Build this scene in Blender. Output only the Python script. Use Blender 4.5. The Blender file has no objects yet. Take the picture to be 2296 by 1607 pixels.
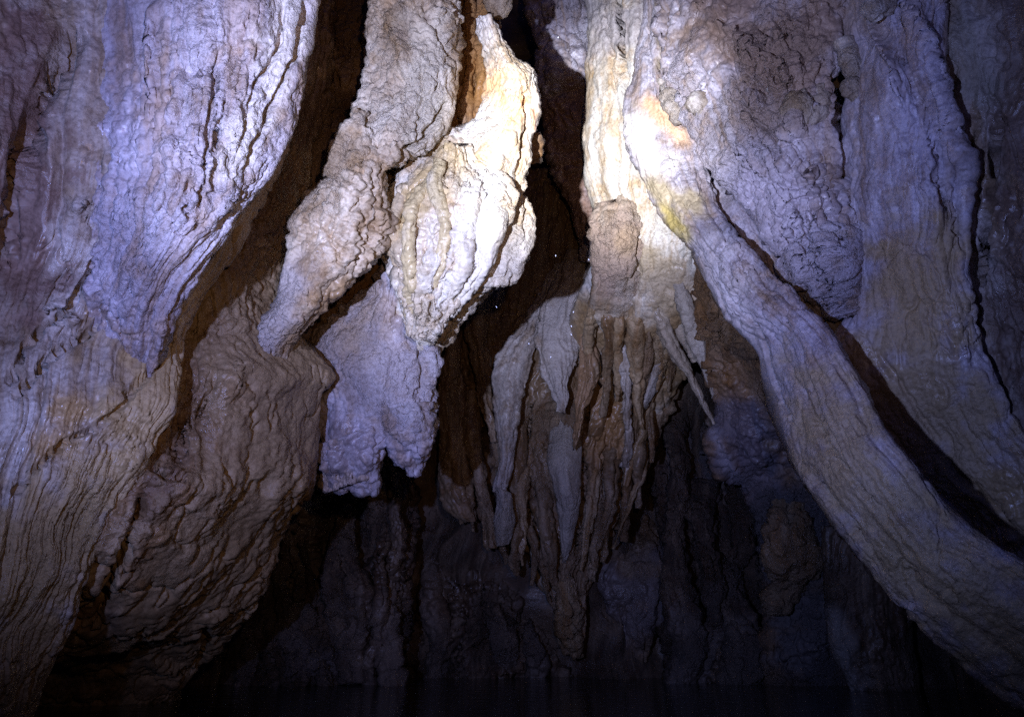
import bpy, math, random
import numpy as np
from mathutils import Vector, Matrix

# ------------------------------------------------------------------ camera, light, exposure
scene = bpy.context.scene
FPX = 1531.0                      # focal length in the units of the 2296 x 1607 picture plan
CAM_H = 0.62
PITCH = math.radians(21.4)
cam_d = bpy.data.cameras.new('camera')
cam_d.sensor_width = 36.0
cam_d.lens = 36.0 * FPX / 2296.0
cam_d.clip_start = 0.05
cam_d.clip_end = 200
cam = bpy.data.objects.new('camera', cam_d)
scene.collection.objects.link(cam)
cam.location = (0, 0, CAM_H)
cam.rotation_euler = (math.pi / 2 + PITCH, 0, 0)
scene.camera = cam

world = bpy.data.worlds.new('World')
scene.world = world
world.use_nodes = True
bg = world.node_tree.nodes['Background']
bg.inputs['Color'].default_value = (0.10, 0.13, 0.55, 1)
bg.inputs['Strength'].default_value = 0.22

scene.view_settings.view_transform = 'Standard'
scene.view_settings.look = 'None'
scene.view_settings.gamma = 1
scene.view_settings.exposure = 0.0
scene.view_settings.use_curve_mapping = False
scene.cycles.max_bounces = 6
scene.cycles.diffuse_bounces = 4
scene.cycles.sample_clamp_indirect = 1.0
scene.cycles.use_denoising = False
scene.cycles.use_light_tree = False

CP, SP = math.cos(PITCH), math.sin(PITCH)
CAM = np.array([0, 0, CAM_H])

def P(vx, vy, D):
    """plan point (picture units) + distance along the view axis (or minus the world Y) -> world metres"""
    vx = np.asarray(vx, float); vy = np.asarray(vy, float); D = np.asarray(D, float)
    a = (vx - 1148.0) / FPX; b = -(vy - 803.5) / FPX
    dy = CP - b * SP; dz = SP + b * CP
    D = np.where(D < 0, -D / dy, D)
    return np.stack([a * D, dy * D, CAM_H + dz * D], -1)

def unP(W):
    y = W[..., 1]; z = W[..., 2] - CAM_H
    d = y * CP + z * SP; u = -y * SP + z * CP
    return 1148.0 + FPX * W[..., 0] / d, 803.5 - FPX * u / d

TORCH = np.array([-1.25, -0.05, CAM_H + 0.22])
def torch(name, target_px, energy, color, angle, blend, radius=0.04):
    l = bpy.data.lights.new(name, 'SPOT')
    l.energy = energy; l.color = color; l.spot_size = math.radians(angle); l.spot_blend = blend
    l.shadow_soft_size = radius
    o = bpy.data.objects.new(name, l)
    scene.collection.objects.link(o)
    o.location = TORCH
    t = Vector(P(*target_px)) - Vector(TORCH)
    o.rotation_euler = t.to_track_quat('-Z', 'Y').to_euler()
    return o
torch('torch_beam', (1392, 305, 7.4), 5000, (0.93, 0.96, 1.0), 24, 1.0)
torch('torch_halo', (1190, 340, 6.5), 1700, (0.70, 0.75, 1.0), 55, 1.0)
torch('torch_spill', (1130, 430, 6.0), 1150, (0.31, 0.40, 1.0), 104, 1.0)
# weak warm fill light, added near the camera to brown the shadows
TORCH = np.array([0.35, -0.1, CAM_H + 0.55])
torch('warm_fill', (880, 450, 6.0), 170, (1.0, 0.60, 0.32), 98, 1.0, 0.04)

# ------------------------------------------------------------------ numpy noise
def _hash(ix, iy, iz, seed):
    h = (ix.astype(np.uint32) * np.uint32(374761393) + iy.astype(np.uint32) * np.uint32(668265263)
         + iz.astype(np.uint32) * np.uint32(2147483647) + np.uint32(seed * 144665 % 4294967295))
    h = (h ^ (h >> np.uint32(13))) * np.uint32(1274126177)
    h = (h ^ (h >> np.uint32(16))) * np.uint32(2246822519)
    h = h ^ (h >> np.uint32(15))
    return h
def vnoise(p, seed=0):
    """smooth noise, -1..1"""
    f = np.floor(p); t = (p - f).astype(np.float32); i = f.astype(np.int64)
    t = t * t * t * (t * (t * 6 - 15) + 10)
    out = 0
    for dx in (0, 1):
        wx = t[:, 0] if dx else 1 - t[:, 0]
        for dy in (0, 1):
            wy = t[:, 1] if dy else 1 - t[:, 1]
            for dz in (0, 1):
                wz = t[:, 2] if dz else 1 - t[:, 2]
                h = _hash(i[:, 0] + dx, i[:, 1] + dy, i[:, 2] + dz, seed).astype(np.float32) / 4294967295.0
                out = out + wx * wy * wz * h
    return (out * 2 - 1) * 1.35
def fbm(p, oct=4, seed=0, gain=0.5, lac=2.03):
    a = 1; s = 0; n = 0
    for k in range(oct):
        s = s + a * vnoise(p * lac ** k + 17.3 * k, seed + k); n += a; a *= gain
    return s / n
def billow(p, oct=4, seed=0, gain=0.5):
    a = 1; s = 0; n = 0
    for k in range(oct):
        s = s + a * np.abs(vnoise(p * 2.07 ** k + 11.1 * k, seed + k)); n += a; a *= gain
    return s / n
def cells(p, seed=0, jit=0.9):
    """F1 of cellular noise"""
    f = np.floor(p); i = f.astype(np.int64); r = (p - f).astype(np.float32)
    best = np.full(len(p), 9.0, np.float32); second = best.copy()
    for dx in (-1, 0, 1):
        for dy in (-1, 0, 1):
            for dz in (-1, 0, 1):
                h = _hash(i[:, 0] + dx, i[:, 1] + dy, i[:, 2] + dz, seed)
                cx = (h & np.uint32(1023)).astype(np.float32) / 1023 * jit
                cy = ((h >> np.uint32(10)) & np.uint32(1023)).astype(np.float32) / 1023 * jit
                cz = ((h >> np.uint32(20)) & np.uint32(1023)).astype(np.float32) / 1023 * jit
                d = (dx + cx - r[:, 0]) ** 2 + (dy + cy - r[:, 1]) ** 2 + (dz + cz - r[:, 2]) ** 2
                second = np.minimum(second, np.maximum(d, best)); best = np.minimum(best, d)
    return np.sqrt(best), np.sqrt(second)

def catmull(pts, t):
    """pts (n, ..) sampled at t in 0..1"""
    n = len(pts)
    if n == 2:
        t = t.reshape((-1,) + (1,) * (pts.ndim - 1))
        return pts[0] * (1 - t) + pts[1] * t
    x = t * (n - 1); i = np.clip(np.floor(x).astype(int), 0, n - 2); f = (x - i).reshape((-1,) + (1,) * (pts.ndim - 1))
    e = np.concatenate([[2 * pts[0] - pts[1]], pts, [2 * pts[-1] - pts[-2]]])
    a, b, c, d = e[i], e[i + 1], e[i + 2], e[i + 3]
    return 0.5 * (2 * b + (c - a) * f + (2 * a - 5 * b + 4 * c - d) * f * f + (3 * b - a - 3 * c + d) * f ** 3)

def gnormals(V):
    du = np.roll(V, -1, 1) - np.roll(V, 1, 1)
    dv = np.empty_like(V); dv[1:-1] = V[2:] - V[:-2]; dv[0] = V[1] - V[0]; dv[-1] = V[-1] - V[-2]
    n = np.cross(du, dv); l = np.linalg.norm(n, axis=-1, keepdims=True)
    return n / np.maximum(l, 1e-9)

def polydist(x, y, line):
    """distance to a polyline in plan units, and the position 0..1 along it"""
    best = np.full(x.shape, 1e9); pos = np.zeros(x.shape); n = len(line) - 1
    for k in range(n):
        ax, ay = line[k]; bx, by = line[k + 1]
        dx, dy = bx - ax, by - ay
        t = np.clip(((x - ax) * dx + (y - ay) * dy) / (dx * dx + dy * dy + 1e-9), 0, 1)
        d = np.hypot(x - ax - t * dx, y - ay - t * dy)
        m = d < best
        best = np.where(m, d, best); pos = np.where(m, (k + t) / n, pos)
    return best, pos

# ------------------------------------------------------------------ materials
def mat_rock(name, cols, wet=0.45, bump=1.0, scale=1.0, streak=0.5):
    """cols: dark, mid, pale, stain"""
    m = bpy.data.materials.new(name); m.use_nodes = True
    nt = m.node_tree; N = nt.nodes; L = nt.links
    b = N['Principled BSDF']
    geo = N.new('ShaderNodeNewGeometry')
    uv = N.new('ShaderNodeUVMap'); uv.uv_map = 'flow'
    def noise(src, sc, det=8, rough=0.6, dist=0.0):
        n = N.new('ShaderNodeTexNoise'); n.inputs['Scale'].default_value = sc
        n.inputs['Detail'].default_value = det; n.inputs['Roughness'].default_value = rough
        n.inputs['Distortion'].default_value = dist; L.new(src, n.inputs['Vector']); return n.outputs['Fac']
    def ramp(src, stops):
        r = N.new('ShaderNodeValToRGB'); L.new(src, r.inputs['Fac'])
        e = r.color_ramp.elements
        e[0].position, e[0].color = stops[0][0], (*stops[0][1], 1)
        e[1].position, e[1].color = stops[-1][0], (*stops[-1][1], 1)
        for p, c in stops[1:-1]:
            q = e.new(p); q.color = (*c, 1)
        return r.outputs['Color']
    def mix(fac, a, c, mode='MIX'):
        x = N.new('ShaderNodeMix'); x.data_type = 'RGBA'; x.blend_type = mode
        if isinstance(fac, float): x.inputs[0].default_value = fac
        else: L.new(fac, x.inputs[0])
        for s, v in ((6, a), (7, c)):
            if isinstance(v, tuple): x.inputs[s].default_value = (*v, 1)
            else: L.new(v, x.inputs[s])
        return x.outputs[2]
    mp = N.new('ShaderNodeMapping'); L.new(uv.outputs['UV'], mp.inputs['Vector'])
    mp.inputs['Scale'].default_value = (9.0, 0.7, 1.0)
    pos = geo.outputs['Position']
    big = noise(pos, 1.7 * scale, 5, 0.6, 0.6)
    base = ramp(big, [(0.38, cols[0]), (0.5, cols[1]), (0.62, cols[2])])
    stk = noise(mp.outputs['Vector'], 1.0, 6, 0.65, 0.4)
    stc = ramp(stk, [(0.40, cols[3]), (0.50, cols[1]), (0.60, cols[2])])
    c1 = mix(streak, base, stc)
    fine = noise(pos, 38 * scale, 6, 0.75)
    fr = ramp(fine, [(0.34, (0.45, 0.40, 0.36)), (0.52, (1, 1, 1)), (0.70, (1.35, 1.33, 1.3))])
    c2 = mix(0.75, c1, fr, 'MULTIPLY')
    st = N.new('ShaderNodeTexNoise'); st.inputs['Scale'].default_value = 6.5; st.inputs['Detail'].default_value = 7
    L.new(pos, st.inputs['Vector'])
    fl = ramp(st.outputs['Fac'], [(0.52, (0, 0, 0)), (0.68, (1, 1, 1))])
    c3 = mix(fl, c2, mix(1.0, cols[3], fr, 'MULTIPLY'))
    c3 = mix(0.55, c2, c3)
    att = N.new('ShaderNodeAttribute'); att.attribute_name = 'tint'; att.attribute_type = 'GEOMETRY'
    c4 = mix(att.outputs['Alpha'], c3, mix(0.6, att.outputs['Color'], fr, 'MULTIPLY'))
    L.new(c4, b.inputs['Base Color'])
    rr = N.new('ShaderNodeMapRange'); L.new(fine, rr.inputs['Value'])
    rr.inputs['From Min'].default_value = 0.3; rr.inputs['From Max'].default_value = 0.7
    rr.inputs['To Min'].default_value = max(0.2, wet - 0.12); rr.inputs['To Max'].default_value = wet + 0.25
    wetn = N.new('ShaderNodeMapRange'); L.new(noise(pos, 2.3, 4, 0.6), wetn.inputs['Value'])
    wetn.inputs['From Min'].default_value = 0.42; wetn.inputs['From Max'].default_value = 0.6
    wetn.inputs['To Min'].default_value = -0.16; wetn.inputs['To Max'].default_value = 0.2
    ad = N.new('ShaderNodeMath'); ad.operation = 'ADD'; ad.use_clamp = True
    L.new(rr.outputs['Result'], ad.inputs[0]); L.new(wetn.outputs['Result'], ad.inputs[1])
    L.new(ad.outputs[0], b.inputs['Roughness'])
    b.inputs['Specular IOR Level'].default_value = 0.5
    # relief finer than the mesh
    vo = N.new('ShaderNodeTexVoronoi'); vo.inputs['Scale'].default_value = 34 * scale; L.new(pos, vo.inputs['Vector'])
    vo2 = N.new('ShaderNodeTexVoronoi'); vo2.inputs['Scale'].default_value = 75 * scale; L.new(pos, vo2.inputs['Vector'])
    def math_(op, a, c):
        x = N.new('ShaderNodeMath'); x.operation = op
        for s, v in ((0, a), (1, c)):
            if isinstance(v, (int, float)): x.inputs[s].default_value = v
            else: L.new(v, x.inputs[s])
        return x.outputs[0]
    h = math_('MULTIPLY', vo.outputs['Distance'], -0.5)
    h = math_('ADD', h, math_('MULTIPLY', vo2.outputs['Distance'], -0.25))
    h = math_('ADD', h, math_('MULTIPLY', noise(pos, 60 * scale, 8, 0.7), 0.9))
    h = math_('ADD', h, math_('MULTIPLY', stk, 0.5))
    ra = N.new('ShaderNodeAttribute'); ra.attribute_name = 'coarse'; ra.attribute_type = 'GEOMETRY'
    bp = N.new('ShaderNodeBump'); L.new(ra.outputs['Fac'], bp.inputs['Strength'])
    bp.inputs['Distance'].default_value = 0.028 * bump
    L.new(h, bp.inputs['Height']); L.new(bp.outputs['Normal'], b.inputs['Normal'])
    return m

M_cream = mat_rock('cream_calcite', [(0.22, 0.15, 0.09), (0.44, 0.35, 0.25), (0.66, 0.59, 0.48), (0.34, 0.21, 0.09)], streak=0.3)
M_white = mat_rock('white_calcite', [(0.38, 0.30, 0.20), (0.60, 0.53, 0.42), (0.76, 0.73, 0.65), (0.50, 0.33, 0.15)], wet=0.35, bump=0.8, streak=0.4)
M_grey = mat_rock('grey_flowstone', [(0.15, 0.11, 0.08), (0.32, 0.27, 0.23), (0.50, 0.46, 0.42), (0.22, 0.15, 0.08)], wet=0.4, bump=1.0, streak=0.55)
M_mauve = mat_rock('mauve_flowstone', [(0.17, 0.13, 0.12), (0.34, 0.30, 0.33), (0.52, 0.49, 0.54), (0.30, 0.20, 0.12)], wet=0.42, bump=0.9, streak=0.45)
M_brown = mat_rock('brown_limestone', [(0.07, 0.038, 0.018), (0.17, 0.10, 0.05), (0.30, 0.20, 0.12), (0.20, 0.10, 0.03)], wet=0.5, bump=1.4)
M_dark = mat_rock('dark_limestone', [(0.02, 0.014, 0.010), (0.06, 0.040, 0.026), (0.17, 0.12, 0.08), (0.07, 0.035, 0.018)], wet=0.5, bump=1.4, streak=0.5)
M_umber = mat_rock('umber_drapery', [(0.08, 0.05, 0.028), (0.17, 0.115, 0.065), (0.30, 0.22, 0.14), (0.17, 0.09, 0.035)], wet=0.4, bump=1.0, streak=0.6)
M_tan = mat_rock('tan_drapery', [(0.13, 0.08, 0.04), (0.27, 0.185, 0.10), (0.42, 0.32, 0.20), (0.23, 0.12, 0.04)], wet=0.4, bump=1.0, streak=0.6)

def mat_water():
    m = bpy.data.materials.new('cave_water'); m.use_nodes = True
    nt = m.node_tree; N = nt.nodes; L = nt.links; b = N['Principled BSDF']
    b.inputs['Base Color'].default_value = (0.006, 0.008, 0.014, 1)
    b.inputs['Roughness'].default_value = 0.04
    b.inputs['IOR'].default_value = 1.33
    geo = N.new('ShaderNodeNewGeometry')
    mp = N.new('ShaderNodeMapping'); L.new(geo.outputs['Position'], mp.inputs['Vector'])
    mp.inputs['Scale'].default_value = (0.8, 2.6, 1)
    n = N.new('ShaderNodeTexNoise'); n.inputs['Scale'].default_value = 2.4; n.inputs['Detail'].default_value = 5
    L.new(mp.outputs['Vector'], n.inputs['Vector'])
    bp = N.new('ShaderNodeBump'); bp.inputs['Strength'].default_value = 0.5; bp.inputs['Distance'].default_value = 0.03
    L.new(n.outputs['Fac'], bp.inputs['Height']); L.new(bp.outputs['Normal'], b.inputs['Normal'])
    return m

# ------------------------------------------------------------------ building
C = scene.collection
SEED = [1]
STEP = 2.4          # mesh spacing in plan units

def link_grid(name, V, uvs, tint, mat, parent, closed=True, coarse=0.8):
    nv, nu = V.shape[:2]
    loc = np.zeros(3)
    if parent is not None:
        loc = np.array(parent.location)
    else:
        loc = np.array([V[..., 0].mean(), V[..., 1].mean(), V[..., 2].min()])
    co = (V - loc).reshape(-1, 3).astype(np.float32)
    me = bpy.data.meshes.new(name)
    i = np.arange(nv - 1)[:, None] * nu; j = np.arange(nu if closed else nu - 1)[None, :]; j2 = (j + 1) % nu
    q = np.stack([i + j, i + nu + j, i + nu + j2, i + j2], -1).reshape(-1, 4)
    caps = []
    if closed:
        caps = [np.arange(nu), (np.arange(nu) + (nv - 1) * nu)[::-1]]
    nl = q.size + sum(len(c) for c in caps); npoly = len(q) + len(caps)
    me.vertices.add(len(co)); me.vertices.foreach_set('co', co.ravel())
    me.loops.add(nl); me.polygons.add(npoly)
    li = np.concatenate([q.ravel()] + caps).astype(np.int32)
    ls = np.concatenate([np.arange(len(q)) * 4] + ([np.array([q.size, q.size + nu])] if caps else [])).astype(np.int32)
    me.loops.foreach_set('vertex_index', li); me.polygons.foreach_set('loop_start', ls)
    me.polygons.foreach_set('use_smooth', np.ones(npoly, bool))
    me.update(calc_edges=True)
    u = me.uv_layers.new(name='flow'); u.data.foreach_set('uv', uvs.reshape(-1, 2)[li].astype(np.float32).ravel())
    if tint is None: tint = np.zeros(V.shape[:2] + (4,))
    if True:
        a = me.attributes.new('tint', 'FLOAT_COLOR', 'POINT'); a.data.foreach_set('color', tint.reshape(-1, 4).astype(np.float32).ravel())
    q_ = V.reshape(-1, 3)
    cz = coarse * np.clip(0.75 + 1.5 * fbm(q_ * 1.5 + 3.3, 3, 77), 0.12, 1.4)
    a = me.attributes.new('coarse', 'FLOAT', 'POINT'); a.data.foreach_set('value', np.clip(cz, 0, 1).astype(np.float32))
    me.materials.append(mat)
    o = bpy.data.objects.new(name, me); C.objects.link(o)
    if parent is not None: o.parent = parent
    else: o.location = loc
    return o

def relief(V, uvs, k, flute=(0, 8), pop=(0, 12), pop2=(0, 25), rough=0.012, macro=(0.05, 1.2), worm=(0, 6), carve=(), stretch=0.10, coarse=0.8, fine=1.0):
    """push a grid about: macro swell, flutes along the flow, nodules, cracks"""
    sh = V.shape; N = gnormals(V)
    p = V.reshape(-1, 3)
    if macro[0]:
        q = p * macro[1] + 31.7 * k
        d = np.stack([fbm(q + a, 3, k + 3 * n) for n, a in enumerate((0, 50, 90))], -1)
        p = p + d * macro[0]
    V = p.reshape(sh)
    N = gnormals(V); h = np.zeros(len(p), np.float32)
    warp = fbm(p * 2.5 + k, 3, k + 40)
    if flute[0]:
        c = np.stack([uvs[..., 0].ravel() * flute[1] + warp * 0.5, uvs[..., 1].ravel() * flute[1] * stretch + warp * 0.3, np.full(len(p), k * 7.7)], -1)
        h += flute[0] * (billow(c, 4, k + 7, 0.55) - 0.35) * 1.7
    V = V + N * h.reshape(sh[:2] + (1,))
    N = gnormals(V); p = V.reshape(-1, 3); h = np.zeros(len(p), np.float32)
    msk = 0.5 + 0.5 * np.clip(fbm(p * 1.7 + 9 * k, 3, k + 60) * 2.2 + 0.35, -1, 1)
    if pop[0]:
        f1, f2 = cells(p * pop[1] + warp[:, None] * 0.7, k + 5)
        h += pop[0] * (1 - np.clip(f1, 0, 1) ** 2 * 1.3) * (0.35 + 0.65 * msk)
    if pop2[0]:
        f1, f2 = cells(p * pop2[1] + warp[:, None], k + 6)
        h += pop2[0] * (1 - np.clip(f1, 0, 1) ** 2 * 1.3) * (0.5 + 0.5 * np.roll(msk, 7))
    if worm[0]:
        w = np.abs(vnoise(p * worm[1] + 1.6 * np.stack([warp, np.roll(warp, 3), -warp], -1), k + 8))
        h += worm[0] * np.minimum(w * 2.2, 1) * msk
    patch = np.clip(0.7 + 1.6 * fbm(p * 1.3 + 7 * k, 3, k + 64), 0.12, 1.5)
    if coarse >= 1: patch = np.clip(1.05 + 0.8 * (patch - 0.7), 0.7, 1.5)
    h *= patch
    if rough:
        h += rough * (0.35 + 0.65 * patch) * fbm(p * 9.0 + k, 5, k + 20, 0.6)
        h -= rough * 1.3 * np.clip(0.10 - np.abs(fbm(p * np.array([4.2, 4.2, 1.6]) + 5 * k, 3, k + 30)), 0, 1) * 10 * msk
    if len(carve):
        x, y = unP(V); x = x.ravel(); y = y.ravel()
        wob = fbm(np.stack([x, y, np.full_like(x, k)], -1) / 30.0, 3, k + 70) * 9
        wob2 = fbm(np.stack([x, y, np.full_like(x, k + 9.0)], -1) / 30.0, 3, k + 74) * 9
        for line, w, amp in carve:
            xs = [a[0] for a in line]; ys = [a[1] for a in line]
            m = (x > min(xs) - 3 * w) & (x < max(xs) + 3 * w) & (y > min(ys) - 3 * w) & (y < max(ys) + 3 * w)
            if not m.any(): continue
            d, t = polydist(x[m] + wob[m] * 0.8, y[m] + wob2[m] * 0.8, line)
            taper = np.clip(np.minimum(t, 1 - t) * 6, 0.0, 1) ** 0.5
            g = np.clip(1 - d / w, 0, 1)
            g = g * g * (3 - 2 * g)
            h[m] += amp * g * taper
    return V + N * h.reshape(sh[:2] + (1,))

def formation(name, rows, mat, parent=None, bulge=0.15, thick=0.5, tints=(), step=None, rel=None, power=2.0, backn=10, vpad=1.0):
    """closed, thick body lofted through rows of (x, y, depth), left to right; every row may have its own number of points"""
    SEED[0] += 1; k = SEED[0]
    step = step or STEP
    nc = 9
    R = np.stack([catmull(np.array(r, float), np.linspace(0, 1, nc)) for r in rows])
    ylen = np.abs(np.diff(R[:, nc // 2, :2], axis=0)); ylen = np.hypot(ylen[:, 0], ylen[:, 1])
    L = ylen.sum(); wid = np.hypot(*(R[:, -1, :2] - R[:, 0, :2]).T)
    nv = int(max(14, L / step)); nu = int(max(12, np.percentile(wid, 80) / step))
    # rows spaced by the length of their midline
    cum = np.concatenate([[0], np.cumsum(ylen)]) / L
    tv = np.interp(np.linspace(0, 1, nv), cum, np.linspace(0, 1, len(R)))
    G = catmull(R, tv)                                   # nv, nc, 3
    G = np.where(np.isfinite(G), G, 0)
    t = np.linspace(0, 1, nu); qf = 0.62 * t + 0.38 * 0.5 * (1 - np.cos(math.pi * t))
    qb = 0.5 * (1 + np.cos(math.pi * np.linspace(0, 1, backn + 2)[1:-1]))
    F = catmull(G.transpose(1, 0, 2), qf).transpose(1, 0, 2)
    B = catmull(G.transpose(1, 0, 2), qb).transpose(1, 0, 2)
    W = P(F[..., 0], F[..., 1], F[..., 2]); WB = P(B[..., 0], B[..., 1], B[..., 2])
    width = np.linalg.norm(W[:, -1] - W[:, 0], axis=-1)
    bl = np.minimum(bulge, width * 0.55)[:, None]; th = np.minimum(thick, width * 0.6)[:, None]
    prof = lambda q: np.clip(1 - np.abs(2 * q - 1) ** power, 0, 1) ** (1 / power)
    vf = W - CAM; vf /= np.linalg.norm(vf, axis=-1, keepdims=True)
    vb = WB - CAM; vb /= np.linalg.norm(vb, axis=-1, keepdims=True)
    W = W - vf * (bl * prof(qf)[None, :])[..., None]
    WB = WB + vb * (th * prof(qb)[None, :])[..., None]
    V = np.concatenate([W, WB], 1)[:, ::-1]
    mw = width.mean()
    qq = np.concatenate([qf, qb])[::-1]
    ln = np.concatenate([[0], np.cumsum(np.linalg.norm(np.diff(V[:, V.shape[1] // 2], axis=0), axis=-1))])
    uvs = np.stack(np.broadcast_arrays(qq[None, :] * mw + k * 3.1, ln[:, None]), -1)
    V = relief(V, uvs, k, **(rel or {}))
    coarse = (rel or {}).get('coarse', 0.8)
    tint = np.zeros(V.shape[:2] + (4,))
    if len(tints):
        x, y = unP(V)
        wob = fbm(np.stack([x.ravel(), y.ravel(), np.full(x.size, 5.0)], -1) / 40.0, 4, k + 90).reshape(x.shape)
        for (line, r, col, s) in tints:
            d, _ = polydist(x, y, line if isinstance(line[0], tuple) else [line, (line[0] + .1, line[1])])
            a = np.clip(1.3 - d / r * 1.05 + wob * 0.6, 0, 1) * s
            a = a * a * (3 - 2 * a)
            na = tint[..., 3:4] * (1 - a[..., None]) + a[..., None]
            tint[..., :3] = np.where(na > 1e-6, (tint[..., :3] * tint[..., 3:4] * (1 - a[..., None]) + np.array(col) * a[..., None]) / np.maximum(na, 1e-6), 0)
            tint[..., 3:4] = na
    return link_grid(name, V, uvs, tint, mat, parent, coarse=coarse)

def band(name, Lp, Rp, D, mat, parent=None, **kw):
    """rows from a left and a right outline; D: one (left, right) or (left, middle, right) depth per row, or one number"""
    Lp = np.array(Lp, float); Rp = np.array(Rp, float); n = len(Lp)
    assert len(Rp) == n, name
    if not hasattr(D, '__len__'): D = [D] * n
    if len(D) != n:
        D = list(np.interp(np.linspace(0, 1, n), np.linspace(0, 1, len(D)), D)) if not hasattr(D[0], '__len__') else \
            [tuple(np.interp(i / (n - 1), np.linspace(0, 1, len(D)), [d[j] for d in D]) for j in range(len(D[0]))) for i in range(n)]
    rows = []
    for l, r, d in zip(Lp, Rp, D):
        if not hasattr(d, '__len__'): d = (d, d)
        m = len(d); rows.append([(*(l + (r - l) * i / (m - 1)), d[i]) for i in range(m)])
    return formation(name, rows, mat, parent, **kw)

def spine(name, pts, mat, parent=None, **kw):
    """round member along (x, y, depth, half width)"""
    p = np.array(pts, float); rows = []
    for i in range(len(p)):
        a = p[max(0, i - 1)]; b = p[min(len(p) - 1, i + 1)]
        d = b[:2] - a[:2]; d /= np.hypot(*d) + 1e-9; nrm = np.array([d[1], -d[0]])
        if nrm[0] < 0: nrm = -nrm
        w = p[i, 3]; c = p[i, :2]
        rows.append([(*(c - nrm * w), p[i, 2]), (*c, p[i, 2]), (*(c + nrm * w), p[i, 2])])
    kw.setdefault('bulge', 0.6); kw.setdefault('thick', 0.5)
    return formation(name, rows, mat, parent, **kw)

def thing(name, label, cat, at, group=None):
    o = bpy.data.objects.new(name, None); C.objects.link(o)
    o.location = tuple(P(*at)); o.empty_display_size = 0.2
    o['label'] = label; o['category'] = cat
    if group: o['group'] = group
    return o
def tag(o, label, cat, group=None):
    o['label'] = label; o['category'] = cat
    if group: o['group'] = group
    return o
def struct(o):
    o['kind'] = 'structure'; return o

POPCORN = dict(flute=(0.02, 5), pop=(0.045, 10), pop2=(0.034, 23), rough=0.035, macro=(0.07, 1.6), coarse=1.0)
FLUTED = dict(flute=(0.06, 10), pop=(0.008, 18), rough=0.02, macro=(0.05, 1.1), stretch=0.055, coarse=0.6)
SMOOTH = dict(flute=(0.035, 4.5), pop=(0.008, 14), rough=0.018, macro=(0.10, 0.9), stretch=0.09, coarse=0.35)
KNOBBLY = dict(flute=(0.03, 4), pop=(0.035, 9), pop2=(0.02, 20), worm=(0.06, 4.5), rough=0.035, macro=(0.09, 1.3), coarse=1.0)
def R_(base, **kw):
    d = dict(base); d.update(kw); return d

# ------------------------------------------------------------------ the setting: water, cave shell
me = bpy.data.meshes.new('water')
me.from_pydata([(-14, -3, 0), (14, -3, 0), (14, 16, 0), (-14, 16, 0)], [], [(0, 1, 2, 3)])
me.materials.append(mat_water())
water = struct(bpy.data.objects.new('water', me)); C.objects.link(water)

def shell():
    """the chamber's own rock: a vault left open behind the camera to let dim blue world light in"""
    nu, nv = 420, 300
    u = np.linspace(0, 1, nu); v = np.linspace(0, 1, nv)
    U, Vv = np.meshgrid(u, v)
    ang = (U * 1.0) * math.pi                      # right wall, back, left wall
    rx, ry = 5.4, 9.3
    x = rx * np.sign(np.cos(ang)) * np.abs(np.cos(ang)) ** 0.55 + 0.2
    y = 0.6 + ry * np.abs(np.sin(ang)) ** 0.45 - 1.2 * (Vv ** 2) - 3.2 * (1 - np.abs(np.sin(ang)) ** 0.3)
    z = -1.0 + 15.0 * Vv
    sq = np.sqrt(np.clip(1 - (Vv * 0.97) ** 5, 0.0, 1))
    x = x * sq; y = 3 + (y - 3) * sq
    V = np.stack([x, y, z], -1)[:, ::-1]
    uvs = np.stack([U[:, ::-1] * 22, Vv * 15], -1)
    SEED[0] += 1
    Nn = V.reshape(-1, 3); k = SEED[0]
    d = np.stack([fbm(Nn * 0.45 + a, 4, k + 3 * n) for n, a in enumerate((0, 50, 90))], -1)
    Nn = Nn + d * 0.55
    c = np.stack([uvs[..., 0].ravel() * 1.6, uvs[..., 1].ravel() * 0.25, np.zeros(U.size)], -1)
    cen = np.array([0, 3, 4.0]); dirv = cen - Nn; dirv /= np.linalg.norm(dirv, axis=-1, keepdims=True)
    Nn = Nn + dirv * ((billow(c, 5, k + 9) - 0.3) * 0.9 + 0.12 * fbm(Nn * 3, 5, k + 4))[:, None]
    o = link_grid('cave_wall', Nn.reshape(V.shape), uvs, None, M_dark, None, closed=False)
    return struct(o)
shell()

OCHRE = (0.42, 0.27, 0.07); ORANGE = (0.62, 0.36, 0.16); WHITE = (0.80, 0.80, 0.76); RUST = (0.20, 0.09, 0.03)
TANC = (0.42, 0.31, 0.20); MAUVE = (0.46, 0.40, 0.44); UMBER = (0.13, 0.07, 0.035)

# ------------------------------------------------------------------ left side
# wall in the shade behind the left sheet and the nodular column
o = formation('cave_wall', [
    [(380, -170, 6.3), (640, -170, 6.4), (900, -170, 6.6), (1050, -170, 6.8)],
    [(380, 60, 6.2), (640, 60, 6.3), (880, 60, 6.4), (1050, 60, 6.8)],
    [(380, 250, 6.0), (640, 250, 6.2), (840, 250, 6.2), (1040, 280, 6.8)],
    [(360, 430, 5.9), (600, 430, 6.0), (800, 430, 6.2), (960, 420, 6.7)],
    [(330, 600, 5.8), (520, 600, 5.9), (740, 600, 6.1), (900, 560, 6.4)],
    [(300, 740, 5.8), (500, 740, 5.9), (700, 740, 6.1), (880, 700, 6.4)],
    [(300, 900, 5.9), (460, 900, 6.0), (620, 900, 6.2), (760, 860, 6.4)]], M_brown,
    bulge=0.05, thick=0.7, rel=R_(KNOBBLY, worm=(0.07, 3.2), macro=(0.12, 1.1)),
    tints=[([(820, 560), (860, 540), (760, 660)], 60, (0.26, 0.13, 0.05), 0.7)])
struct(o)

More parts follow.
